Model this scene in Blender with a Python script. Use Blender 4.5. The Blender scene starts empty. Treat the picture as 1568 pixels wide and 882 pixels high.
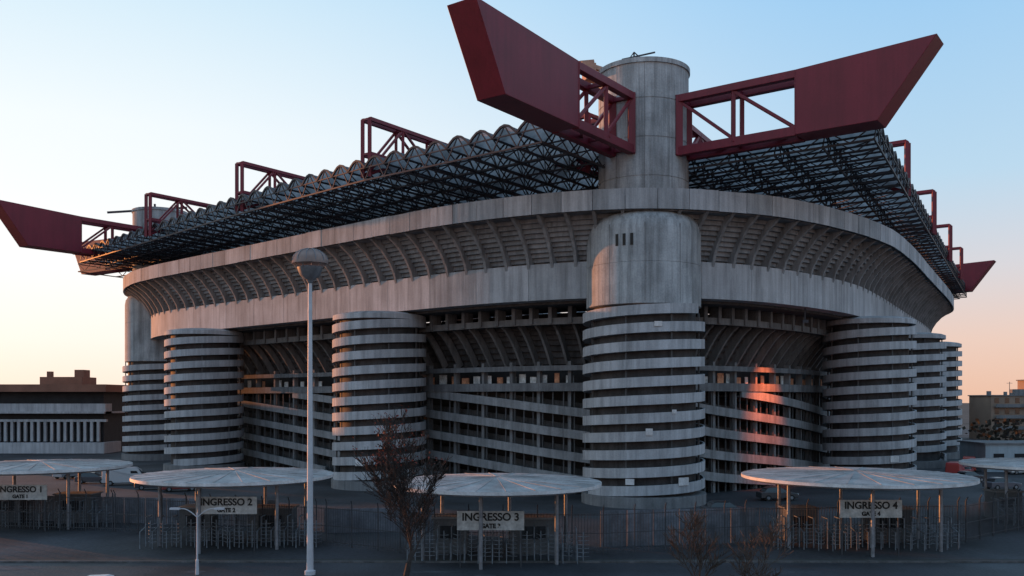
import bpy, math, random
from mathutils import Vector
random.seed(7)
sc=bpy.context.scene
R=math.radians
# ------------------------------------------------------------------ helpers
class MB:
    def __init__(s): s.v=[]; s.f=[]
    def add(s,vs,fs):
        o=len(s.v); s.v+= [tuple(p) for p in vs]; s.f+=[tuple(o+i for i in f) for f in fs]
    def beam(s,p,q,w,h=None):
        p=Vector(p);q=Vector(q);h=h or w
        d=q-p
        if d.length<1e-5: return
        d.normalize()
        up=Vector((0,0,1)) if abs(d.z)<0.95 else Vector((0,1,0))
        a=d.cross(up).normalized(); b=a.cross(d).normalized()
        a*=w/2; b*=h/2
        s.add([p-a-b,p+a-b,p+a+b,p-a+b,q-a-b,q+a-b,q+a+b,q-a+b],
              [(0,1,2,3),(7,6,5,4),(0,4,5,1),(1,5,6,2),(2,6,7,3),(3,7,4,0)])
    def taper(s,p,q,r0,r1,n=5):
        p=Vector(p);q=Vector(q);d=(q-p)
        if d.length<1e-5: return
        d.normalize()
        up=Vector((0,0,1)) if abs(d.z)<0.95 else Vector((0,1,0))
        a=d.cross(up).normalized(); b=a.cross(d).normalized()
        vs=[]
        for c,r in((p,r0),(q,r1)):
            for i in range(n):
                t=2*math.pi*i/n; vs.append(c+a*r*math.cos(t)+b*r*math.sin(t))
        fs=[(i,(i+1)%n,n+(i+1)%n,n+i) for i in range(n)]
        fs+= [tuple(range(n))[::-1],tuple(range(n,2*n))]
        s.add(vs,fs)
    def box(s,x,y,z,sx,sy,sz,rot=0):   # centre x,y ; base z
        c,n=math.cos(rot),math.sin(rot); vs=[]
        for dz in(0,sz):
            for dx,dy in((-1,-1),(1,-1),(1,1),(-1,1)):
                a,b=dx*sx/2,dy*sy/2
                vs.append((x+a*c-b*n,y+a*n+b*c,z+dz))
        s.add(vs,[(3,2,1,0),(4,5,6,7),(0,1,5,4),(1,2,6,5),(2,3,7,6),(3,0,4,7)])
    def revolve(s,x,y,prof,n=64,cap=True):
        vs=[]
        for r,z in prof:
            for i in range(n):
                t=2*math.pi*i/n; vs.append((x+r*math.cos(t),y+r*math.sin(t),z))
        fs=[]
        for k in range(len(prof)-1):
            for i in range(n):
                j=(i+1)%n; fs.append((k*n+i,k*n+j,(k+1)*n+j,(k+1)*n+i))
        if cap:
            fs.append(tuple(range(n))[::-1]); fs.append(tuple((len(prof)-1)*n+i for i in range(n)))
        s.add(vs,fs)
    def obj(s,name,mat,parent=None,smooth=False,bevel=0):
        me=bpy.data.meshes.new(name); me.from_pydata(s.v,[],s.f); me.update()
        o=bpy.data.objects.new(name,me); sc.collection.objects.link(o)
        if mat: me.materials.append(mat)
        if smooth:
            me.shade_smooth()
            try:
                me.set_sharp_from_angle(angle=R(35))
            except Exception: pass
        if bevel:
            b=o.modifiers.new('b','BEVEL'); b.width=bevel; b.segments=2; b.limit_method='ANGLE'
        if parent: o.parent=parent
        return o
def empty(name):
    o=bpy.data.objects.new(name,None); sc.collection.objects.link(o); return o
def mat(name,col,rough=0.8,metal=0,var=0.25,streak=0.0,scale=0.5,bump=0.0,spec=0.3,fine=6.0):
    m=bpy.data.materials.new(name); m.use_nodes=True; nt=m.node_tree; N=nt.nodes; L=nt.links
    b=N['Principled BSDF']; b.inputs['Roughness'].default_value=rough; b.inputs['Metallic'].default_value=metal
    b.inputs['Specular IOR Level'].default_value=spec
    tc=N.new('ShaderNodeTexCoord')
    n1=N.new('ShaderNodeTexNoise'); n1.inputs['Scale'].default_value=scale; n1.inputs['Detail'].default_value=6
    L.new(tc.outputs['Object'],n1.inputs['Vector'])
    mr=N.new('ShaderNodeMapRange'); mr.inputs[1].default_value=.3; mr.inputs[2].default_value=.7
    mr.inputs[3].default_value=1-var; mr.inputs[4].default_value=1+var*0.6
    L.new(n1.outputs['Fac'],mr.inputs[0]); out=mr.outputs[0]
    n3=N.new('ShaderNodeTexNoise'); n3.inputs['Scale'].default_value=fine; n3.inputs['Detail'].default_value=5
    L.new(tc.outputs['Object'],n3.inputs['Vector'])
    m3=N.new('ShaderNodeMapRange'); m3.inputs[1].default_value=.3;m3.inputs[2].default_value=.7
    m3.inputs[3].default_value=1-var*.5; m3.inputs[4].default_value=1+var*.4
    L.new(n3.outputs['Fac'],m3.inputs[0])
    mu=N.new('ShaderNodeMath'); mu.operation='MULTIPLY'; L.new(out,mu.inputs[0]); L.new(m3.outputs[0],mu.inputs[1]); out=mu.outputs[0]
    if streak:
        for (sx,sz,a0,a1,amt) in ((1.6,.09,.42,.68,streak),(.35,.05,.5,.72,streak*.7)):
            mp=N.new('ShaderNodeMapping'); mp.inputs['Scale'].default_value=(sx,sx,sz)
            L.new(tc.outputs['Object'],mp.inputs['Vector'])
            n2=N.new('ShaderNodeTexNoise'); n2.inputs['Scale'].default_value=1.0; n2.inputs['Detail'].default_value=8; n2.inputs['Roughness'].default_value=.65
            L.new(mp.outputs[0],n2.inputs['Vector'])
            m2=N.new('ShaderNodeMapRange'); m2.inputs[1].default_value=a0; m2.inputs[2].default_value=a1
            m2.inputs[3].default_value=1.05; m2.inputs[4].default_value=1-amt
            L.new(n2.outputs['Fac'],m2.inputs[0])
            mu2=N.new('ShaderNodeMath'); mu2.operation='MULTIPLY'; L.new(out,mu2.inputs[0]); L.new(m2.outputs[0],mu2.inputs[1]); out=mu2.outputs[0]
    mx=N.new('ShaderNodeMix'); mx.data_type='RGBA'; mx.blend_type='MULTIPLY'; mx.inputs[0].default_value=1
    mx.inputs[6].default_value=(*col,1)
    L.new(out,mx.inputs[7]); L.new(mx.outputs[2],b.inputs['Base Color'])
    if bump:
        bp=N.new('ShaderNodeBump'); bp.inputs['Strength'].default_value=bump; bp.inputs['Distance'].default_value=.1
        L.new(n3.outputs['Fac'],bp.inputs['Height']); L.new(bp.outputs[0],b.inputs['Normal'])
    return m
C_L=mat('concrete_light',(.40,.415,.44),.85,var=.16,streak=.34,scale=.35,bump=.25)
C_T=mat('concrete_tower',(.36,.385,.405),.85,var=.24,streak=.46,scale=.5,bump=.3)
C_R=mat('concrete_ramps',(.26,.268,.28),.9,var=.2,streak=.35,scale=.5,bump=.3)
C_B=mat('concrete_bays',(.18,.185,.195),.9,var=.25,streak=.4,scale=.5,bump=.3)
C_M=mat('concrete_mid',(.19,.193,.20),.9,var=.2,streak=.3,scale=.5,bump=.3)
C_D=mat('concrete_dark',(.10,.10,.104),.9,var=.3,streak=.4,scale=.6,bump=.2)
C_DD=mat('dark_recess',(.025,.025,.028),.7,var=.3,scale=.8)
C_CORE=mat('tower_core_gap_shade',(.06,.06,.064),.8,var=.35,streak=.3,scale=.8)  # shade in the gaps between ramp bands is put into this dark colour
M_RED=mat('red_steel',(.16,.013,.028),.5,var=.12,streak=.15,scale=.3,bump=.05,spec=.4)
M_ST=mat('dark_steel',(.05,.05,.06),.55,metal=.3,var=.2)
M_GALV=mat('galvanised_steel',(.22,.24,.27),.45,metal=.5,var=.25,scale=2)
M_TURN=mat('turnstile_steel',(.17,.205,.24),.5,metal=.3,var=.35,scale=2)
M_FEN=mat('fence_steel',(.055,.062,.072),.5,metal=.3,var=.25,scale=2)
M_POLE=mat('pole_paint',(.46,.48,.52),.5,var=.12,scale=1)
M_WH=mat('white_paint',(.58,.58,.59),.5,var=.25,scale=1)
M_SIGN=mat('sign_board',(.46,.455,.44),.6,var=.25,scale=1.5,streak=.2)
M_BLK=mat('black_paint',(.015,.015,.015),.5,var=.1)
M_CAN=mat('canopy_membrane',(.33,.33,.335),.7,var=.35,scale=.5,streak=.2,bump=.1)
M_BARK=mat('bark',(.04,.032,.03),.9,var=.3,scale=4)
M_TW=mat('twigs',(.075,.055,.045),.9,var=.3,scale=4)
M_GL=mat('dark_glass',(.02,.022,.025),.08,var=.1,spec=.7)
M_TY=mat('rubber',(.02,.02,.02),.9,var=.1)
M_BRK=mat('brick_brown',(.24,.12,.085),.85,var=.25,scale=.3)
def translucent(name,col,tr=.5):
    m=bpy.data.materials.new(name); m.use_nodes=True; nt=m.node_tree; N=nt.nodes; L=nt.links
    N.remove(N['Principled BSDF']); out=N['Material Output']
    d=N.new('ShaderNodeBsdfDiffuse'); t=N.new('ShaderNodeBsdfTranslucent'); mx=N.new('ShaderNodeMixShader')
    tc=N.new('ShaderNodeTexCoord'); n=N.new('ShaderNodeTexNoise'); n.inputs['Scale'].default_value=.6; n.inputs['Detail'].default_value=5
    L.new(tc.outputs['Object'],n.inputs['Vector'])
    cr=N.new('ShaderNodeMapRange'); cr.inputs[1].default_value=.3; cr.inputs[2].default_value=.7; cr.inputs[3].default_value=.5; cr.inputs[4].default_value=1.15
    L.new(n.outputs['Fac'],cr.inputs[0])
    c=N.new('ShaderNodeMix'); c.data_type='RGBA'; c.blend_type='MULTIPLY'; c.inputs[0].default_value=1; c.inputs[6].default_value=(*col,1)
    L.new(cr.outputs[0],c.inputs[7])
    L.new(c.outputs[2],d.inputs[0]); L.new(c.outputs[2],t.inputs[0])
    mx.inputs[0].default_value=tr; L.new(d.outputs[0],mx.inputs[1]); L.new(t.outputs[0],mx.inputs[2]); L.new(mx.outputs[0],out.inputs[0])
    return m
M_ROOF=translucent('polycarbonate_sheet',(.34,.365,.39),.6)

# ------------------------------------------------------------------ rim path (world metres)
ctrl=[(-72.8,173),(-70.4,165.5),(-67.2,158.5),(-62.8,152),(-57.5,146.2),(-51,140.2),(-39.3,129.7),(-17.6,109.9),(-6,100.3),(1.1,96.2),(7.7,93.5),(13.3,92.6),(18.4,93.2),(28.9,97.1),(42.4,108.7),(50.8,119.4),(70.5,152.8),(92.6,191.7),(99,207),(101,224),(98,240),(86,254),(30,302),(14,309),(-2,304),(-14,290),(-66,200),(-72,185)]
def cat(P):
    n=len(P); out=[]
    for i in range(n):
        p0,p1,p2,p3=[Vector(P[(i+k)%n]) for k in(-1,0,1,2)]
        m1=(p2-p0); m2=(p3-p1); L=(p2-p1).length
        m1=m1.normalized()*L; m2=m2.normalized()*L
        K=max(4,int(L/0.5))
        for k in range(K):
            t=k/K; t2=t*t;t3=t2*t
            out.append(p1*(2*t3-3*t2+1)+m1*(t3-2*t2+t)+p2*(-2*t3+3*t2)+m2*(t3-t2))
    return out
dense=cat(ctrl)
for it in range(60):
    n=len(dense); dense=[(dense[i-1]+dense[i]*2+dense[(i+1)%n])/4 for i in range(n)]
cum=[0]
for i in range(len(dense)): cum.append(cum[-1]+(dense[(i+1)%len(dense)]-dense[i]).length)
TOT=cum[-1]
import bisect
def pt(s):
    s%=TOT; i=bisect.bisect_right(cum,s)-1; i=min(i,len(dense)-1)
    f=(s-cum[i])/(cum[i+1]-cum[i]); return dense[i].lerp(dense[(i+1)%len(dense)],f)
def nrm(s):
    t=(pt(s+.8)-pt(s-.8)).normalized(); return Vector((-t.y,t.x))  # inward
def P(s,off,z):
    p=pt(s)+nrm(s)*off; return (p.x,p.y,z)
def near_s(x,y):
    i=min(range(len(dense)),key=lambda k:(dense[k]-Vector((x,y))).length); return cum[i]
def sweep(mb,prof,s0,s1,step=1.0,closed=True,caps=True,zf=None):
    n=max(1,int(math.ceil((s1-s0)/step))); m=len(prof); vs=[];fs=[]
    for i in range(n+1):
        s=s0+(s1-s0)*i/n; dz=zf(s) if zf else 0
        for o,z in prof: vs.append(P(s,o,z+dz))
    for i in range(n):
        for k in range(m if closed else m-1):
            j=(k+1)%m; fs.append((i*m+k,(i+1)*m+k,(i+1)*m+j,i*m+j))
    if closed and caps:
        fs.append(tuple(range(m))); fs.append(tuple(n*m+k for k in range(m))[::-1])
    mb.add(vs,fs)

stad=empty('football_stadium')
def shade(base,f,nm):
    return mat(nm,tuple(c*f for c in base),.85,var=.16,streak=.36,scale=.35,bump=.25)
CLs=[C_L,shade((.39,.41,.435),.87,'concrete_light_b'),shade((.40,.41,.43),1.1,'concrete_light_c')]
mbs=[MB(),MB(),MB()]; N=int(TOT/3.3); st=TOT/N
for i in range(N):
    s0=i*st
    dz=random.uniform(-.03,.03); do=random.uniform(-.02,.02)
    sweep(random.choice(mbs),[(do,30.4+dz),(.12,30.4+dz),(.55,30.9),(.55,32.4),(.4,32.5+dz),(do,32.5+dz)],s0+.03,s0+st-.03,1.2)
for k in range(3): mbs[k].obj('rim_parapet_panels',CLs[k],stad)
mb=MB(); sweep(mb,[(.6,30.35),(3.2,30.35),(3.2,31.9),(.6,31.9)],0,TOT,1.5,caps=False)
mb.obj('rim_slab',C_M,stad)
prof=[]; K=10
for k in range(K+1):
    t=k/K; o=5.7+(1.7-5.7)*t; z=25.7+(30.4-25.7)*t
    prof.append((o,z))
    if k<K: prof.append((o,z+(30.4-25.7)/K))
mb=MB(); sweep(mb,prof,0,TOT,1.5,closed=False); mb.obj('upper_tier_steps',C_R,stad)
mb=MB(); N=int(TOT/3.05)
for i in range(N):
    s=i*TOT/N
    pr=[(4.55,25.2),(4.1,26.6),(3.3,27.9),(2.1,29.2),(.35,30.38),(1.9,30.38),(5.85,25.9),(5.85,25.2)]
    n=nrm(s); t=Vector((n.y,-n.x))*.17; vs=[]
    for sg in(-1,1):
        for o,z in pr:
            x,y,_=P(s,o,z); vs.append((x+t.x*sg,y+t.y*sg,z))
    m=len(pr); fs=[tuple(range(m)),tuple(range(m,2*m))[::-1]]+[(k,m+k,m+(k+1)%m,(k+1)%m) for k in range(m)]
    mb.add(vs,fs)
mb.obj('upper_tier_ribs',C_R,stad)
mbs=[MB(),MB(),MB()]; N=int(TOT/7.6); st=TOT/N
for i in range(N):
    sweep(random.choice(mbs),[(4.5,21.9),(6.4,21.9),(6.4,25.85),(4.5,25.85)],i*st+.025,(i+1)*st-.025,1.2)
for k in range(3): mbs[k].obj('ring_beam',CLs[k],stad)
mb=MB(); sweep(mb,[(4.62,22.0),(6.2,22.0),(6.2,25.75),(4.62,25.75)],0,TOT,1.5,caps=False); mb.obj('ring_beam_joint_backing',C_D,stad)

# --- recessed body under the ring beam
SA=near_s(-62.8,152)+3; SB=near_s(92.6,191.7)+4
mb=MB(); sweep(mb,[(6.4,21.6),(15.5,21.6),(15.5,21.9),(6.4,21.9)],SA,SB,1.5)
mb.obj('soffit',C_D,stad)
mb=MB(); mb2=MB(); s=SA
while s<SB:
    n=nrm(s); a=math.atan2(n.y,n.x)
    x,y,_=P(s,9.6,0); mb.box(x,y,19.7,1.6,.45,1.9,a)
    for k in range(5):
        o0=10.2+k*.8; z0=19.9-(k/5)**1.4*4.6; z1=19.9-((k+1)/5)**1.4*4.6
        mb2.beam(P(s,o0,z0),P(s,o0+.8,z1),.3,.9)
    s+=2.9
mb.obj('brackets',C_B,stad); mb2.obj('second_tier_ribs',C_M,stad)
mb=MB(); sweep(mb,[(9.0,19.6),(9.3,19.6),(9.3,20.35),(9.0,20.35)],SA,SB,1.5); mb.obj('bracket_beam',C_M,stad)
prof=[]
for k in range(9):
    o=10.9+k*.5; z=19.9-(k/8)**1.4*4.6; prof+= [(o,z),(o+.5,z)]
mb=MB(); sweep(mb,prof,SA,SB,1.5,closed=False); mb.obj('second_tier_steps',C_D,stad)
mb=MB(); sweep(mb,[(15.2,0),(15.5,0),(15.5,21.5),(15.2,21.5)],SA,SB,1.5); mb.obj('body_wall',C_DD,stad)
mb=MB(); mbf=MB(); mbw=MB(); pitch=2.6; sl=.085
for k in range(0,24):
    zf=lambda s,k=k: k*pitch-sl*(s-SA)-2
    lo=.2; hi=11.3
    s_hi=(k*pitch-2-hi)/sl+SA; s_lo=(k*pitch-2-lo)/sl+SA
    a=max(SA,s_hi); b=min(SB,s_lo)
    if b-a<2: continue
    sweep(mb,[(11.2,0),(11.45,0),(11.45,1.0),(11.2,1.0)],a,b,1.5,zf=zf)
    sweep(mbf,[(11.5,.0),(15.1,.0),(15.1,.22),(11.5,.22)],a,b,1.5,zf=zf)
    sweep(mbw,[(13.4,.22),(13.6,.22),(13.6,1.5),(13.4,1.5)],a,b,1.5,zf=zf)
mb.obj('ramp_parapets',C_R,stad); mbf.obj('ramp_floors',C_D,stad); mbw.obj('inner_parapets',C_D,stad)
mb=MB(); s=SA+1
while s<SB:
    x,y,_=P(s,12.2,0); n=nrm(s); mb.box(x,y,0,.75,.4,15.5,math.atan2(n.y,n.x)); s+=5.1
mb.obj('body_columns',C_M,stad)
mb=MB(); s=SA+1.85
while s<SB:
    x,y,_=P(s,11.75,0); n=nrm(s); mb.box(x,y,0,.14,.14,12,math.atan2(n.y,n.x)); s+=1.7
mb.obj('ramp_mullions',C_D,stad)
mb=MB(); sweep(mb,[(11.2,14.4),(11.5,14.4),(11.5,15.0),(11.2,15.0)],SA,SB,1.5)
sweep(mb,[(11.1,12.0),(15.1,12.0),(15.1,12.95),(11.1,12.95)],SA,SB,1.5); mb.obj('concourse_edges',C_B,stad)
M_GLOW=mat('concourse_painted_glow',(.60,.28,.16),.6,var=.5,scale=1.3)  # orange light through the concourse openings, painted as panel colour
M_GLOW_PALE=mat('concourse_painted_glow_pale',(.6,.62,.62),.6,var=.5,scale=1.3)  # pale light through the openings, likewise put into the colour
mb=MB(); mc=MB(); s=SA+2.5
while s<SB:
    if random.random()<.75:
        x,y,_=P(s,12.6,0); n=nrm(s); random.choice((mb,mc)).box(x,y,13.0,.1,random.uniform(.5,1.6),random.uniform(.7,1.2),math.atan2(n.y,n.x))
    s+=2.1
mb.obj('concourse_painted_glow',M_GLOW,stad); mc.obj('concourse_painted_glow_pale',M_GLOW_PALE,stad)
mb=MB(); sweep(mb,[(8,0),(8.4,0),(8.4,21.8),(8,21.8)],SB,TOT-14,3); mb.obj('rear_wall',C_M,stad)

# ------------------------------------------------------------------ towers
def tower(x,y,r,ztop,pitch,phase,corner=False,rs=4.8):
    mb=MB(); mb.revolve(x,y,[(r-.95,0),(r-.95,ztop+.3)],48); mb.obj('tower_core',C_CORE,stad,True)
    mb=MB(); seg=56; turns=(ztop-.9-1.0)/pitch; n=int(turns*seg)
    pr=[(r,0),(r,1.0),(r-.2,1.0),(r-.2,.22),(r-1.0,.22),(r-1.0,0)]
    vs=[];fs=[];m=len(pr)
    for i in range(n+1):
        a=phase+2*math.pi*i/seg; z0=1.0+pitch*i/seg
        rj=random.uniform(-.008,.008)
        for rr,z in pr: vs.append((x+(rr+rj)*math.cos(a),y+(rr+rj)*math.sin(a),z0+z))
    for i in range(n):
        for k in range(m):
            j=(k+1)%m; fs.append((i*m+j,i*m+k,(i+1)*m+k,(i+1)*m+j))
    fs+=[tuple(range(m)),tuple(n*m+k for k in range(m))[::-1]]
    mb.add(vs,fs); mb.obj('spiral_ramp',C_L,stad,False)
    mb=MB(); mb.revolve(x,y,[(r+.15,0),(r+.15,1.1),(r-.4,1.15)],48); mb.obj('tower_plinth',C_M,stad,True)
    mb=MB()
    for i in range(0,n,7):
        a=phase+2*math.pi*i/seg; z0=1.0+pitch*i/seg+.9
        if z0+.95<ztop: mb.box(x+(r-.5)*math.cos(a),y+(r-.5)*math.sin(a),z0,.16,.16,pitch-.85,a)
    mb.obj('ramp_posts',C_D,stad)
T0=(14.13,98.4); T3=(-65.8,171); T4=(87.5,228); TB=(8,288)
tower(*T0,6.5,20.85,1.83,R(200),True)
for i,(x,y,r) in enumerate([(-16.8,116,5.9),(-48.1,143,5.9),(48,123,5.9),(65.7,152,5.9),(79.6,175,5.9)]):
    tower(x,y,r,21.3,1.83,R(200+40*i))
    mb=MB(); mb.revolve(x,y,[(r*.99,20.9),(r*.99,21.5),(r*.9,21.7),(r*.7,21.88)],48)
    mb.obj('tower_cap',C_L,stad,True)
tower(*T3,6.5,18,1.83,R(120)); tower(*T4,6.5,20.8,1.83,0)
for (x,y),zb in ((T0,20.8),(T3,18),(T4,20.8),(TB,0)):
    mb=MB()
    mb.revolve(x,y,[(5.9,zb-.1),(6.1,zb),(6.1,25.0),(6.06,25.03),(6.1,25.06),(6.1,28.4),(5.95,29.3),(5.5,30.0),(4.9,30.38)],72)
    mb.obj('tower_drum',C_T,stad,True)
    mb=MB(); pr=[(4.8,30.0)]
    for z in (34.0,38.0,42.0): pr+=[(4.8,z-.05),(4.74,z-.04),(4.74,z+.04),(4.8,z+.05)]
    pr+=[(4.8,45.6),(4.95,45.62),(4.95,46.1),(4.6,46.15)]
    mb.revolve(x,y,pr,72); mb.obj('tower_shaft',C_T,stad,True)
    mb=MB()
    for k in range(10):
        a=2*math.pi*k/10+.2
        mb.box(x+4.78*math.cos(a),y+4.78*math.sin(a),30.6,.05,.06,15,a)
        mb.box(x+6.08*math.cos(a),y+6.08*math.sin(a),zb+.2,.05,.05,8,a)
    mb.obj('tower_joints',C_M,stad)
mb=MB()
for k in range(3):
    a=R(236)+k*.13
    mb.box(T0[0]+6.1*math.cos(a),T0[1]+6.1*math.sin(a),26.7,.12,.3,1.2,a)
mb.obj('tower_slots',M_BLK,stad)
mb=MB()
for az,z,w,h in ((267,7.4,.7,.7),(300,2.3,1.3,.8),(290,9.6,.5,.4),(250,2.4,.9,.6),(275,18.4,.8,.5)):
    a=R(az); mb.box(T0[0]+6.56*math.cos(a),T0[1]+6.56*math.sin(a),z,.05,w,h,a)
for (x,y,r),az,z in (((-16.8,116,5.9),255,3.0),((-16.8,116,5.9),290,1.5),((48,123,5.9),280,3)):
    a=R(az); mb.box(x+(r+.06)*math.cos(a),y+(r+.06)*math.sin(a),z,.05,1.2,.8,a)
mb.obj('notice_plates',M_WH,stad)
mb=MB(); x,y=T0
mb.beam((x-1,y,46),(x-1,y,48.4),.16); mb.beam((x-2.3,y,47.6),(x+1.2,y-.5,48.2),.14); mb.beam((x-1,y,48.4),(x+1,y,46.6),.1); mb.beam((x-1,y,48.4),(x-2.4,y,46.4),.1)
mb.beam((x-.3,y,46),(x-.3,y,47.6),.1)
x,y=T3
mb.beam((x-9,y-2,45.6),(x+5,y,46.9),.35); mb.beam((x-1,y,46),(x-1,y,47.6),.3); mb.beam((x+2,y,46),(x-4,y,47),.15)
mb.obj('tower_top_davits',M_ST,stad)
mb=MB(); x,y=T0
mb.box(x-6.1,y-1,45.9,1.6,1.0,.9,.3); mb.beam((x-6,y-1,46.6),(x-3.4,y,46.2),.45); mb.beam((x-7.0,y-1.3,46.8),(x-5.4,y-.6,47.2),.3); mb.box(x-5.3,y-.6,45.0,2.4,1.2,.9,.3)
mb.obj('roof_hoist',mat('hoist_orange_light',(.42,.25,.18),.6),stad)  # orange light falling on the hoist is painted into its base colour

# ------------------------------------------------------------------ red girders
U=Vector((.809,-.588)); V=Vector((-.588,-.809))
ZB,ZT=36.3,42.5
def V3(p,z): return (p.x,p.y,z)
def girder(T,d,s0,sp,st,sb,w=3.0,ch=.75):
    T=Vector(T); q=Vector((-d.y,d.x)); mb=MB(); vs=[]
    for sg in(-1,1):
        o=q*sg*w/2
        vs+=[V3(T+d*sp+o,ZB),V3(T+d*sb+o,ZB),V3(T+d*st+o,ZT+.5),V3(T+d*sp+o,ZT)]
    mb.add(vs,[(0,1,2,3),(7,6,5,4),(0,4,5,1),(1,5,6,2),(2,6,7,3),(3,7,4,0)])
    mid=(s0+sp)/2
    for sg in(-1,1):
        o=q*sg*(w/2-ch/2)
        mb.beam(V3(T+d*s0+o,ZT-ch/2),V3(T+d*sp+o,ZT-ch/2),ch)
        mb.beam(V3(T+d*s0+o,ZB+ch/2),V3(T+d*sp+o,ZB+ch/2),ch,ch*1.2)
        mb.beam(V3(T+d*(s0+.4)+o,ZB),V3(T+d*(s0+.4)+o,ZT),ch)
        mb.beam(V3(T+d*mid+o,ZB+.5),V3(T+d*mid+o,ZT-.5),ch*.55)
        mb.beam(V3(T+d*(s0+.6)+o,ZT-.7),V3(T+d*mid+o,ZB+.7),.28)
        mb.beam(V3(T+d*mid+o,ZT-.7),V3(T+d*sp+o,ZB+.7),.3)
    for s in(s0+.6,mid,sp-.3):
        for z in(ZB+.45,ZT-.45): mb.beam(V3(T+d*s-q*(w/2-.3),z),V3(T+d*s+q*(w/2-.3),z),.4)
    mb.beam(V3(T+d*s0-q*w/2,ZB+.5),V3(T+d*mid+q*w/2,ZB+.5),.25)
    mb.beam(V3(T+d*mid-q*w/2,ZB+.5),V3(T+d*sp+q*w/2,ZB+.5),.25)
    mb.obj('roof_girder',M_RED,stad,bevel=.04)
    m2=MB()
    for sg in(-1,1):
        o=q*sg*(w/2+.02)
        m2.beam(V3(T+d*sp+o,ZB+.1),V3(T+d*sp+o,ZT-.05),.12,.06)
    m2.obj('girder_trim',M_RED,stad)
girder(T0,U,4.3,17,29.5,24.5)
girder(T0,V,4.3,15.5,31,27)
girder(T3,V,4.3,16,30,25); girder(T3,-U,4.3,16,29,25)
girder(T4,U,4.3,16,29.5,24.5); girder(T4,-V,4.3,16,29,25)
def truss(A,B,w,ch,step=6.0,zt=ZT,zb=38.6):
    A=Vector(A);B=Vector(B); d=(B-A); L=d.length; d.normalize(); q=Vector((-d.y,d.x)); n=int(L/step); mb=MB()
    for sg in((-1,1) if w>0 else (0,)):
        o=q*sg*w/2
        mb.beam(V3(A+o,zt),V3(B+o,zt),ch); mb.beam(V3(A+o,zb),V3(B+o,zb),ch)
        mb.beam(V3(A+o,ZB-.3),V3(A+o,zt),ch); mb.beam(V3(A+o,ZB),V3(A+d*step+o,zb),ch*.8)
        for i in range(n+1):
            p=A+d*(L*i/n)+o
            if i: mb.beam(V3(p,zb),V3(p,zt),ch*.8)
            if i<n:
                z0=ZB+.3 if i==0 else zb
                mb.beam(V3(p,z0) if i%2==0 else V3(p,zt),V3(A+d*(L*(i+1)/n)+o,zt) if i%2==0 else V3(A+d*(L*(i+1)/n)+o,zb),ch*.6)
    if w>0:
        for i in range(n+1):
            p=A+d*(L*i/n)
            for z in(zb,zt): mb.beam(V3(p-q*w/2,z),V3(p+q*w/2,z),ch*.6)
    mb.obj('roof_truss',M_RED,stad)
for e in((-16.4,102.8),(-36.3,121.8),(-55.7,140)):
    e=Vector(e); truss(e,e-V*60,1.1,.40,5.2)
for e in((48.4,111.9),(63.8,138.2),(79.2,165.2),(93.4,190)):
    e=Vector(e); truss(e,e-U*60,1.1,.40,5.2)
truss(Vector(T0)-U*6,T3,2.6,.6,7); truss(Vector(T0)-V*6,T4,2.6,.6,7)

# ------------------------------------------------------------------ translucent vaulted roof with lattice
def poly_pt(poly,s):
    for a,b in zip(poly,poly[1:]):
        a=Vector(a);b=Vector(b);L=(b-a).length
        if s<=L: return a+(b-a)*(s/L)
        s-=L
    return Vector(poly[-1])
def roof(poly,ax,L,sp,fine=True,tstep=4.4):
    tot=sum((Vector(b)-Vector(a)).length for a,b in zip(poly,poly[1:])); n=int(tot/sp)
    O=[poly_pt(poly,tot*i/n) for i in range(n+1)]
    ms=MB(); ml=MB(); zt=36.9; zb=35.5; K=6; hv=1.0
    for i in range(n):
        a,b=O[i],O[i+1]; vs=[]
        for t in(0,L):
            for k in range(K+1):
                f=k/K; p=a.lerp(b,f)+ax*t; vs.append(V3(p,zt+.1+hv*math.sin(math.pi*f)))
        ms.add(vs,[(k,k+1,K+1+k+1,K+1+k) for k in range(K)])
        nt=int(L/tstep)
        for j in range(nt+1):
            t=L*j/nt
            if fine or j==0:
                pv=None
                for k in range(K+1):
                    f=k/K; p=a.lerp(b,f)+ax*t; q=V3(p,zt+.05+hv*math.sin(math.pi*f))
                    if pv: ml.beam(pv,q,.15 if j else .22)
                    pv=q
            ml.beam(V3(a+ax*t,zt),V3(b+ax*t,zt),.13); ml.beam(V3(a+ax*t,zb),V3(b+ax*t,zb),.17)
            if fine:
                m=a.lerp(b,.5)+ax*t
                ml.beam(V3(a+ax*t,zb),V3(m,zt+hv),.11); ml.beam(V3(b+ax*t,zb),V3(m,zt+hv),.11)
                if j<nt: ml.beam(V3(a+ax*t,zb),V3(b+ax*(t+L/nt),zb),.09)
    for o in O:
        ml.beam(V3(o,zt),V3(o+ax*L,zt),.18); ml.beam(V3(o,zb),V3(o+ax*L,zb),.2)
        nt=int(L/2.2)
        for j in range(nt):
            t0=L*j/nt;t1=L*(j+1)/nt
            ml.beam(V3(o+ax*t0,zb if j%2 else zt),V3(o+ax*t1,zt if j%2 else zb),.10)
    ms.obj('roof_sheets',M_ROOF,stad,True); ml.obj('roof_lattice',M_ST,stad)
roof([(2.9,87),(-16.3,102),(-35.9,120.5),(-77,163)],-V,38,3.0)
roof([(34.1,86),(50.6,115.4),(108.7,218.6)],-U,29,3.4)
roof([(108.7,222),(22,316)],V,30,8,False,8); roof([(-83,175),(-14,300)],U,30,8,False,8)

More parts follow.
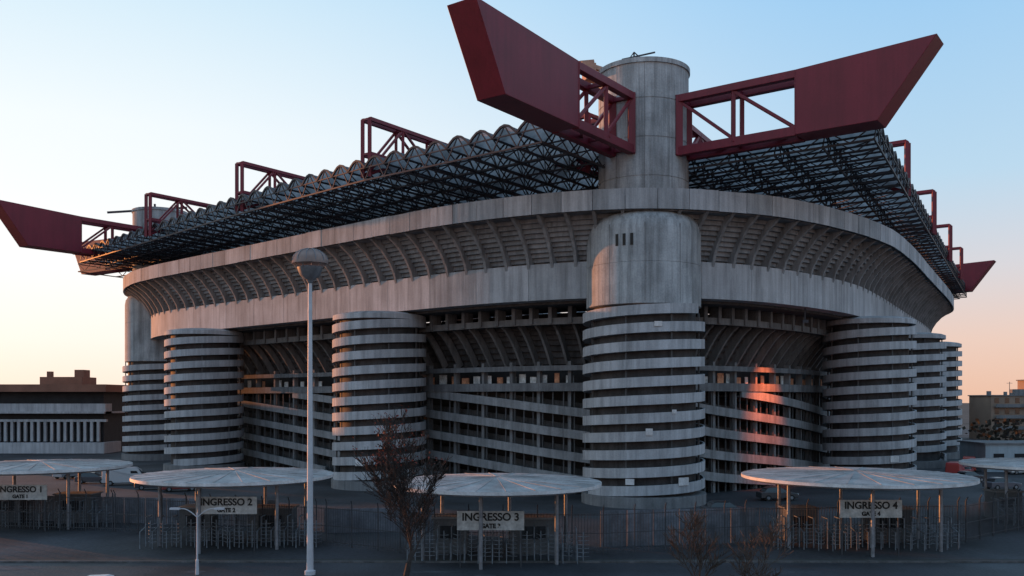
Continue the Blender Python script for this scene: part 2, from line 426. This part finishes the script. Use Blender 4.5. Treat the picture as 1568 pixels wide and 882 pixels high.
# ------------------------------------------------------------------ ground
def plane(name,x0,x1,y0,y1,z,m,parent=None):
    mb=MB(); mb.add([(x0,y0,z),(x1,y0,z),(x1,y1,z),(x0,y1,z)],[(0,1,2,3)]); return mb.obj(name,m,parent)
M_ASPH=mat('asphalt',(.033,.038,.047),.6,var=.6,scale=.16,bump=.5,fine=5,spec=.4)
M_PLAZA=mat('plaza_asphalt',(.046,.049,.056),.8,var=.55,scale=.12,bump=.4,fine=3)
M_GRND=mat('ground_soil',(.06,.06,.055),.95,var=.4,scale=.02)
plane('ground',-1500,1500,-100,3000,0,M_GRND)
plane('plaza',-160,190,63,340,.004,M_PLAZA)
plane('road',-200,220,38,61.5,.004,M_ASPH)
mb=MB(); mb.box(0,61.7,0,400,.25,.12); mb.box(0,37.8,0,400,.3,.14); mb.obj('kerb',C_D)
mb=MB(); x=-100
while x<100:
    mb.add([(x,44,.009),(x+3,44,.009),(x+3,44.14,.009),(x,44.14,.009)],[(0,1,2,3)]); x+=7
mb.obj('road_markings',M_WH)
mb=MB(); rr=random.Random(4)
for i in range(22):
    x=rr.uniform(-38,38); y=rr.uniform(48,60); a=rr.uniform(.5,2.2); b=rr.uniform(.3,.9)
    pts=[(x+a*math.cos(t*.7)*rr.uniform(.8,1.2),y+b*math.sin(t*.7)*rr.uniform(.8,1.2),.008+i*.0002) for t in range(9)]
    mb.add(pts,[tuple(range(9))])
mb.obj('asphalt_patches',mat('asphalt_patch',(.062,.067,.077),.8,var=.4,scale=1.5))

# ------------------------------------------------------------------ canopies with gates
def text(s,x,y,z,size,rot,parent):
    c=bpy.data.curves.new('sign_text','FONT'); c.body=s; c.size=size; c.align_x='CENTER'; c.align_y='CENTER'; c.extrude=.01; c.offset=.02
    o=bpy.data.objects.new('sign_text',c); sc.collection.objects.link(o); o.location=(x,y,z); o.rotation_euler=(R(90),0,rot); c.materials.append(M_BLK); o.parent=parent
def gate(x,y,r,num,sx,sz=0,txt=True):
    e=empty('entrance_canopy')
    mb=MB(); n=72
    mb.revolve(x,y,[(r-.5,4.85),(r,5.0),(r,5.22)],n,False); mb.obj('canopy_edge',M_WH,e,True)
    mb=MB(); mb.revolve(x,y,[(r,5.22),(r-.35,5.27),(r*.6,5.36),(r*.25,5.5),(.2,5.56)],n,False); mb.obj('canopy_top',M_CAN,e,True)
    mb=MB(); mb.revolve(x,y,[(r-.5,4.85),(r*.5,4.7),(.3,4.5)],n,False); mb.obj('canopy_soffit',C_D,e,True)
    mb=MB()
    for k in range(24):
        a=2*math.pi*k/24+.1
        mb.beam((x+(r-.1)*math.cos(a),y+(r-.1)*math.sin(a),5.27),(x+.3*math.cos(a),y+.3*math.sin(a),5.575),.04,.03)
    mb.obj('canopy_seams',M_CAN,e)
    mb=MB()
    for k in range(6):
        a=2*math.pi*k/6+.35; mb.revolve(x+r*.72*math.cos(a),y+r*.72*math.sin(a),[(.13,0),(.13,4.85)],12)
    mb.obj('canopy_posts',M_GALV,e,True)
    if txt:
        g=empty('entrance_sign')
        yy=y-r*.62
        mb=MB(); mb.box(sx,yy,2.75+sz,4.4,.08,1.25); mb.obj('board',M_SIGN,g)
        mb=MB()
        for dx in(-2.0,2.0): mb.box(sx+dx,yy+.1,0,.09,.09,4.0+sz)
        mb.obj('posts',M_FEN,g)
        text('INGRESSO '+num,sx,yy-.055,3.60+sz,.70,0,g); text('GATE '+num,sx,yy-.055,3.02+sz,.40,0,g)
    t=empty('entrance_turnstiles'); mb=MB(); k=0; xx=x-r*.80
    while xx<x+r*.86:
        yt=y-r*.25+.4*math.sin(xx)
        mb.beam((xx,yt,0),(xx,yt,2.2),.07); mb.beam((xx,yt-1.1,0),(xx,yt-1.1,1.3),.06); mb.beam((xx,yt,2.2),(xx,yt+1.2,2.2),.06)
        mb.beam((xx,yt-1.1,1.25),(xx,yt,1.5),.06)
        rx,ry=xx+.45,yt-.3; mb.beam((rx,ry,0),(rx,ry,2.0),.07)
        a0=random.random()*2
        for z in [0.35+.27*i for i in range(6)]:
            for q in range(3):
                a=a0+q*2.094; mb.beam((rx,ry,z),(rx+.42*math.cos(a),ry+.42*math.sin(a),z+.06),.035)
        xx+=.95
    mb.obj('bars',M_TURN,t)
    b=empty('ticket_booth'); mb=MB()
    mb.box(x+r*.35,y+1.5,0,3.2,2.0,2.5); mb.box(x-r*.45,y+1.8,0,2.4,2.0,2.5); mb.obj('walls',mat('booth_panel',(.10,.11,.12),.7,var=.3),b)
    mb=MB(); mb.box(x+r*.35,y+.45,1.1,1.8,.08,.9); mb.box(x-r*.45,y+.75,1.1,1.4,.08,.9); mb.obj('windows',M_GL,b)
    mb=MB(); mb.box(x+r*.35,y+1.5,2.5,3.5,2.3,.12); mb.box(x-r*.45,y+1.8,2.5,2.7,2.3,.12); mb.obj('roofs',C_M,b)
gate(-41.8,81,7.6,'1',-41.0,-.1); gate(-21.4,70.6,7.5,'2',-20.6,.0); gate(-1.1,64.5,7.4,'3',-1.4,-.3); gate(26.3,70,8.5,'4',25.4,-.1); gate(49,83,7.6,'5',50,0,False)
fpts=[(-95,84),(-50,79),(-33,76),(-14,69),(-8,65.5),(6.5,65),(17.5,68.5),(35,70.5),(44,78),(100,86)]
fen=empty('perimeter_fence'); mb=MB(); ms=MB()
for a,b in zip(fpts,fpts[1:]):
    a=Vector(a);b=Vector(b);L=(b-a).length;n=int(L/.22)
    for i in range(n):
        p=a.lerp(b,i/n); mb.beam((p.x,p.y,.1),(p.x,p.y,2.9),.028)
        if i%11==0: ms.beam((p.x,p.y,0),(p.x,p.y,3.2),.09); ms.beam((p.x,p.y,3.2),(p.x,p.y-.35,3.55),.05)
    for z in(.3,1.5,2.8): ms.beam((a.x,a.y,z),(b.x,b.y,z),.05)
mb.obj('bars',M_FEN,fen); ms.obj('posts',M_FEN,fen)
hd=mat('hoarding',(.13,.145,.17),.7,var=.35,streak=.35,scale=1)
mb=MB()
for i in range(6): mb.box(7.6+i*2.02,68.5+.05*(i%2)+i*.3,0,1.96,.08,2.7,.14)
mb.box(-11,76,0,9,.12,2.0,.15)
for i in range(20): mb.box(-60+i*2.03,86-i*.35,0,1.95,.08,2.3,-.17)
mb.obj('hoarding_wall',hd)

# ------------------------------------------------------------------ street lamps
def big_lamp(x,y,h):
    e=empty('street_lamp')
    mb=MB(); mb.revolve(x,y,[(.34,0),(.34,.25),(.22,.3),(.2,2),(.12,h-1.2)],20); mb.obj('pole',M_POLE,e,True)
    mb=MB(); mb.revolve(x,y,[(.3,h-1.35),(.62,h-1.1),(.8,h-.6),(.78,h-.55),(.3,h-.9)],28,False); mb.revolve(x,y,[(.12,h-1.6),(.28,h-1.3),(.1,h-1.0)],16)
    for k in range(10):
        a=k*math.pi/5; mb.beam((x+.2*math.cos(a),y+.2*math.sin(a),h-1.3),(x+1.02*math.cos(a),y+1.02*math.sin(a),h-.3),.05)
    mb.obj('lamp_basket',M_GALV,e,True)
    mb=MB(); pr=[(1.12,h-.36),(1.12,h-.25)]+[(1.1*math.cos(t*math.pi/16),h-.22+.8*math.sin(t*math.pi/16)) for t in range(1,8)]+[(.05,h+.58)]
    mb.revolve(x,y,pr,32); mb.obj('dome',translucent('lamp_dome_plastic',(.50,.44,.42),.5),e,True)
    mb=MB()
    for k in range(12):
        a=k*math.pi/6; pv=None
        for t in range(0,9):
            q=(x+1.13*math.cos(t*math.pi/16)*math.cos(a),y+1.13*math.cos(t*math.pi/16)*math.sin(a),h-.21+.82*math.sin(t*math.pi/16))
            if pv: mb.beam(pv,q,.035)
            pv=q
    mb.obj('dome_ribs',M_GALV,e)
big_lamp(-12.7,57.5,19.9)
def small_lamp(x,y,h):
    e=empty('twin_street_lamp'); mb=MB(); mb.revolve(x,y,[(.12,0),(.1,.9),(.06,1.0),(.05,h)],12)
    for sg in(-1,1):
        pv=(x,y,h-.3)
        for k in range(1,7):
            t=k/6; q=(x+sg*1.15*t,y,h-.3+.55*math.sin(t*1.9)); mb.beam(pv,q,.05); pv=q
        mb.box(x+sg*1.4,y,pv[2]-.04,.6,.22,.12)
    mb.obj('pole_and_arms',M_POLE,e)
small_lamp(-19.8,57.5,3.9)

# ------------------------------------------------------------------ trees
def bare_tree(name,x,y,h,r0,seed,spread=.5,leaves=None,depth=6,first=.35,m=M_BARK,rmin=.014,hw=None):
    rnd=random.Random(seed); e=empty(name); mb=MB(); tips=[]
    def br(p,d,L,r,k):
        segs=4 if k>=depth-1 else 3
        for i in range(segs):
            q=p+d*(L/segs); r1=max(rmin,r*.86)
            mb.taper(p,q,r,r1,6 if k>3 else 3); p=q; r=r1
            d=(d+Vector((rnd.gauss(0,.1),rnd.gauss(0,.1),rnd.gauss(.05,.06)))).normalized()
            if k>0 and (k<depth or i>0) and rnd.random()<.8:
                a=rnd.uniform(0,6.28); sd=(d+Vector((math.cos(a),math.sin(a),.1))*rnd.uniform(spread*.9,spread*1.6)).normalized()
                br(p,sd,L*rnd.uniform(.5,.8),max(rmin,r*.5),k-1 if k<3 else k-2)
        if k>0:
            for j in range(2):
                a=rnd.uniform(0,6.28); sd=(d+Vector((math.cos(a),math.sin(a),.15))*rnd.uniform(spread*.4,spread*1.0)).normalized()
                br(p,sd,L*rnd.uniform(.66,.86),max(rmin,r*.72),k-1)
        else: tips.append(p)
    br(Vector((0,0,0)),Vector((0,0,1)),h*first,r0,depth)
    zm=max(p.z for p in tips); k=h/zm; kx=k
    if hw:
        mxr=sorted((p.x**2+p.y**2)**.5 for p in tips)[int(len(tips)*.93)]; kx=hw/mxr
    cx=sum(p.x for p in tips)/len(tips)*.5
    vs=mb.v; mb.v=[(px-cx*min(1,pz/zm*2),py,pz) for px,py,pz in vs]
    o=mb.obj('trunk_and_branches',m,e); o.scale=(kx,kx,k); o.location=(x,y,0)
    if leaves:
        ml=MB()
        for p in tips:
            if p.z>zm*.7 and rnd.random()<.16:
                for _ in range(2):
                    c=p+Vector((rnd.gauss(0,.1)-cx,rnd.gauss(0,.1),rnd.gauss(0,.1))); a=Vector((rnd.gauss(0,1),rnd.gauss(0,1),rnd.gauss(0,1))).normalized()*.05; b=a.cross(Vector((rnd.random(),rnd.random(),1))).normalized()*.04
                    ml.add([c-a,c+b,c+a,c-b],[(0,1,2,3)])
        o=ml.obj('leaves',leaves,e); o.scale=(kx,kx,k); o.location=(x,y,0)
    return len(mb.f)
M_LF=mat('red_leaves',(.22,.05,.035),.7,var=.4,scale=3)
bare_tree('bare_tree',-5.9,50,10.6,.17,8,.62,M_LF,7,.17,rmin=.010,hw=3.3)
bare_tree('bare_tree',9.2,46,5.6,.08,31,.55,None,5,.2,M_TW,rmin=.010,hw=1.6)
bare_tree('bare_tree',12.0,45,5.4,.07,17,.6,None,5,.2,M_TW,rmin=.010,hw=1.9)

# ------------------------------------------------------------------ vehicles
def car(x,y,rot,col,name='parked_car',van=False):
    e=empty(name); pm=mat('car_paint',col,.3,var=.06,spec=.6)
    L,W=(5.2,1.95) if van else (4.2,1.72)
    if van: prof=[(-2.6,.35),(2.6,.35),(2.6,.95),(2.35,1.15),(1.75,2.05),(1.45,2.25),(-2.5,2.3),(-2.6,2.1)]
    else: prof=[(-2.1,.3),(2.1,.3),(2.12,.65),(1.95,.82),(1.05,.95),(-1.75,1.0),(-2.1,.9)]
    def ext(prof,w0,w1=None,zsplit=None):
        mb=MB(); vs=[]
        for sg in(-1,1):
            for a,z in prof:
                w=w0 if (w1 is None or z<zsplit) else w1
                vs.append((a,sg*w/2,z))
        m=len(prof); mb.add(vs,[tuple(range(m))[::-1],tuple(range(m,2*m))]+[(k,(k+1)%m,m+(k+1)%m,m+k) for k in range(m)]); return mb
    def place(o): o.location=(x,y,0.01); o.rotation_euler=(0,0,rot); o.parent=e
    place(ext(prof,W,W*.86 if van else None,1.5).obj('body',pm,bevel=.07))
    if van:
        place(ext([(2.36,1.2),(1.82,2.0),(1.9,2.02),(2.44,1.22)],W*.84).obj('windscreen',M_GL))
        place(ext([(1.7,1.25),(1.9,1.25),(1.5,1.85),(.8,1.85),(.8,1.25)],W*.965).obj('side_windows',M_GL))
    else:
        place(ext([(-1.7,.98),(1.0,.93),(.25,1.4),(-.1,1.46),(-1.1,1.44),(-1.45,1.3)],W*.93,W*.72,1.2).obj('cabin_glass',M_GL,bevel=.03))
        place(ext([(.2,1.41),(-.1,1.48),(-1.1,1.46),(-1.4,1.34),(-1.1,1.42),(-.1,1.44)],W*.74).obj('roof',pm))
    mb=MB()
    for a in(-L*.31,L*.31):
        for sg in(-1,1):
            mb.taper((a,sg*(W/2-.2),.33),(a,sg*(W/2+.02),.33),.33,.33,18)
    place(mb.obj('wheels',M_TY))
    mb=MB()
    for a in(-L*.31,L*.31):
        for sg in(-1,1): mb.taper((a,sg*(W/2+.01),.33),(a,sg*(W/2+.035),.33),.19,.17,12)
    place(mb.obj('hubcaps',M_GALV))
    mb=MB()
    for sg in(-1,1): mb.box(L/2+.0,sg*W*.36,.62,.06,.3,.14)
    place(mb.obj('headlights',M_WH))
car(-24.6,48.2,.05,(.5,.5,.5)); car(-21.8,49.2,.1,(.45,.45,.47))
car(-50,118,.3,(.35,.36,.38),'parked_van',True); car(-55,120,.2,(.05,.05,.06)); car(-62,128,1.2,(.3,.3,.32)); car(-44,112,.4,(.04,.04,.05)); car(-40,110,.5,(.2,.03,.03))
car(62,128,1.0,(.35,.03,.03),'parked_van',True); car(66,133,1.0,(.3,.03,.03)); car(61,122,.4,(.04,.04,.05)); car(70,140,1.1,(.4,.05,.03),'parked_van',True)
car(29,100,.1,(.05,.05,.055)); car(20,86,.15,(.03,.03,.035)); car(75,135,.2,(.5,.5,.5)); car(60,112,.2,(.1,.1,.12))

# ------------------------------------------------------------------ side buildings
def lowrise(x0,x1,y):
    e=empty('office_building')
    w=x1-x0; cx=(x0+x1)/2
    mb=MB(); mb.box(cx,y+12,0,w-3,22,13.2); mb.obj('core',C_DD,e)
    mb=MB(); mb.box(cx,y+12,12.6,w,27,1.5); mb.obj('roof_slab',M_BRK,e)
    mb=MB(); mb.box(cx,y+1,8.2,w-1,3,2.0); mb.box(cx,y+12,8.2,w-1,26,.4); mb.box(cx,y+3,.1,w-1,8,2.2); mb.obj('parapet',C_L,e)
    mb=MB(); x=x0+1
    while x<x1-1: mb.box(x,y+.2,2.5,.55,.5,4.0); x+=1.35
    mb.box(cx,y+.3,6.5,w-1,.8,.5); mb.obj('fins',C_L,e)
    mb=MB(); x=x0+3
    while x<x1: mb.box(x,y+1.5,10.2,.5,.5,2.4); x+=5
    mb.obj('columns',C_M,e)
    mb=MB(); mb.box(-97,y+14,14.1,9,7,1.8); mb.box(-94,y+14,15.9,2,3,1.6); mb.box(-100,y+12,15.9,1,1,1.2); mb.obj('roof_plant_room',M_BRK,e)
lowrise(-150,-82,186)
def apartments(x,y,w,d,h,col,rot=0):
    e=empty('apartment_building'); m=mat('apartment_wall',col,.9,var=.2,scale=.2)
    mb=MB(); mb.box(0,0,0,w,d,h); o=[mb.obj('walls',m,e)]
    mw=MB(); mbk=MB(); fl=int(h/3)
    for f in range(fl):
        xx=-w/2+1.5
        while xx<w/2-1:
            mw.box(xx,-d/2-.01,f*3+1.1,1.2,.1,1.4)
            xx+=2.8
        if f: mbk.box(0,-d/2-.6,f*3-.1,w*.9,1.1,.15); mbk.box(0,-d/2-1.1,f*3,w*.9,.08,.8)
    mbk.box(0,0,h,w+.6,d+.6,.3); mbk.box(w*.2,0,h+.3,3,3,1.6)
    mbk.box(-w*.3,1,h+.3,.9,.9,1.1); mbk.box(-w*.1,-2,h+.3,.7,.7,.9); mbk.beam((w*.05,0,h),(w*.05,0,h+4),.12); mbk.beam((w*.05-.8,0,h+3.6),(w*.05+.8,0,h+3.6),.1)
    o+=[mw.obj('windows',M_GL,e),mbk.obj('balconies_and_roof',C_M,e)]
    e.location=(x,y,0); e.rotation_euler=(0,0,rot)
for i in range(12):
    apartments(118+i*19+random.uniform(-2,2),255+random.uniform(-8,14),15,12,random.choice([12,13.5,15,16.5]),random.choice([(.26,.14,.1),(.3,.22,.17),(.22,.16,.13)]))
for i in range(8): apartments(-330+i*24,330,18,12,random.choice([10,12,13]),(.3,.22,.17))
e=empty('service_building'); mb=MB(); mb.box(85,143,0,26,8,4.2); mb.obj('walls',mat('blue_grey_cladding',(.3,.36,.4),.6,var=.1,streak=.1),e)
mb=MB(); mb.box(85,143,4.2,26.6,8.6,.25); mb.obj('roof',C_M,e)
mb=MB()
for k in range(8): mb.box(74+k*3.2,138.97,1,1.6,.1,1.8)
mb.obj('windows',M_GL,e)
mb=MB(); rnd=random.Random(5)
for i in range(5200):
    side=rnd.random()<.4
    x=rnd.uniform(-420,-95) if side else rnd.uniform(110,420); y=rnd.uniform(345,380) if side else rnd.uniform(225,243)
    if not side and x<118: continue
    zz=rnd.uniform(0,1)**.7*(6+3*math.sin(x*.13)+2*math.sin(x*.41)) 
    a=Vector((rnd.gauss(0,1),rnd.gauss(0,1),rnd.gauss(0,1))).normalized()*.6; b=a.cross(Vector((rnd.random(),1,rnd.random()))).normalized()*.5
    c=Vector((x,y,max(.3,zz))); mb.add([c-a,c+b,c+a,c-b],[(0,1,2,3)])
mb.obj('distant_trees',mat('distant_foliage',(.05,.045,.035),.9,var=.4,scale=.2))

# ------------------------------------------------------------------ light
sd=Vector((-.835,.55,0)).normalized(); el=R(3.2)
sun=bpy.data.lights.new('sun','SUN'); sun.energy=5; sun.angle=R(.5); sun.color=(1,.33,.09)
so=bpy.data.objects.new('sun',sun); sc.collection.objects.link(so)
v=Vector((sd.x*math.cos(el),sd.y*math.cos(el),math.sin(el))); so.rotation_euler=v.to_track_quat('Z','Y').to_euler()
fs=near_s(38.5,105.4); a=Vector(P(fs,5.5,20.0)); tgt=Vector(P(fs+.6,11.3,10.4))
fl=empty('added_bay_glow'); mb=MB(); mb.box(a.x,a.y,20.15,.7,.5,.35); mb.beam((a.x,a.y,20.5),(a.x,a.y,21.9),.12); mb.obj('added_glow_housing',M_ST,fl)  # made-up housing and stem to carry the added spot
sp=bpy.data.lights.new('added_glow_spot','SPOT'); sp.energy=26000; sp.color=(1,.17,.035); sp.spot_size=R(50); sp.spot_blend=1; sp.shadow_soft_size=.3  # spot added to throw an orange patch on the right-hand bay
spo=bpy.data.objects.new('added_glow_lamp',sp); sc.collection.objects.link(spo); spo.parent=fl; spo.location=a; spo.rotation_euler=(a-tgt).to_track_quat('Z','Y').to_euler()

w=bpy.data.worlds.new('World'); sc.world=w; w.use_nodes=True; nt=w.node_tree; N=nt.nodes; L=nt.links
bg=N['Background']; sky=N.new('ShaderNodeTexSky'); sky.sky_type='NISHITA'; sky.sun_disc=False
sky.sun_elevation=el; sky.sun_rotation=math.atan2(sd.x,sd.y); sky.air_density=1.0; sky.dust_density=1.0; sky.ozone_density=1.5
tc=N.new('ShaderNodeTexCoord'); sx=N.new('ShaderNodeSeparateXYZ'); L.new(tc.outputs['Generated'],sx.inputs[0])
def ramp(st):
    r=N.new('ShaderNodeValToRGB'); e=r.color_ramp.elements
    e[0].position=st[0][0]; e[0].color=(*st[0][1],1); e[1].position=st[-1][0]; e[1].color=(*st[-1][1],1)
    for p,c in st[1:-1]: q=e.new(p); q.color=(*c,1)
    L.new(sx.outputs['Z'],r.inputs[0]); return r
ra=ramp([(0,(.84,.53,.39)),(.06,(.82,.60,.52)),(.13,(.68,.66,.70)),(.22,(.49,.68,.84)),(.4,(.32,.59,.88)),(1,(.36,.53,.77))])
rb=ramp([(0,(.98,.80,.68)),(.06,(1.0,.91,.85)),(.13,(.97,.96,.96)),(.27,(.88,.94,.97)),(.42,(.60,.80,.93)),(1,(.36,.53,.77))])
dt=N.new('ShaderNodeVectorMath'); dt.operation='DOT_PRODUCT'; dt.inputs[1].default_value=(sd.x,sd.y,0); L.new(tc.outputs['Generated'],dt.inputs[0])
mr=N.new('ShaderNodeMapRange'); mr.interpolation_type='SMOOTHSTEP'; mr.inputs[1].default_value=.12; mr.inputs[2].default_value=.85; L.new(dt.outputs['Value'],mr.inputs[0])
mx=N.new('ShaderNodeMix'); mx.data_type='RGBA'; L.new(mr.outputs[0],mx.inputs[0]); L.new(ra.outputs[0],mx.inputs[6]); L.new(rb.outputs[0],mx.inputs[7])
ns=N.new('ShaderNodeMix'); ns.data_type='RGBA'; ns.blend_type='ADD'; ns.inputs[0].default_value=.02; L.new(mx.outputs[2],ns.inputs[6]); L.new(sky.outputs[0],ns.inputs[7])
L.new(ns.outputs[2],bg.inputs[0]); bg.inputs[1].default_value=1.0
# ------------------------------------------------------------------ camera
cd=bpy.data.cameras.new('camera'); cam=bpy.data.objects.new('camera',cd); sc.collection.objects.link(cam); sc.camera=cam
cam.location=(0,0,11); cam.rotation_euler=(R(90),0,0); cd.sensor_width=36; cd.lens=36*1400/1568; cd.shift_y=(612-441)/1568; cd.clip_end=5000
sc.view_settings.view_transform='Standard'; sc.view_settings.look='None'; sc.view_settings.exposure=0
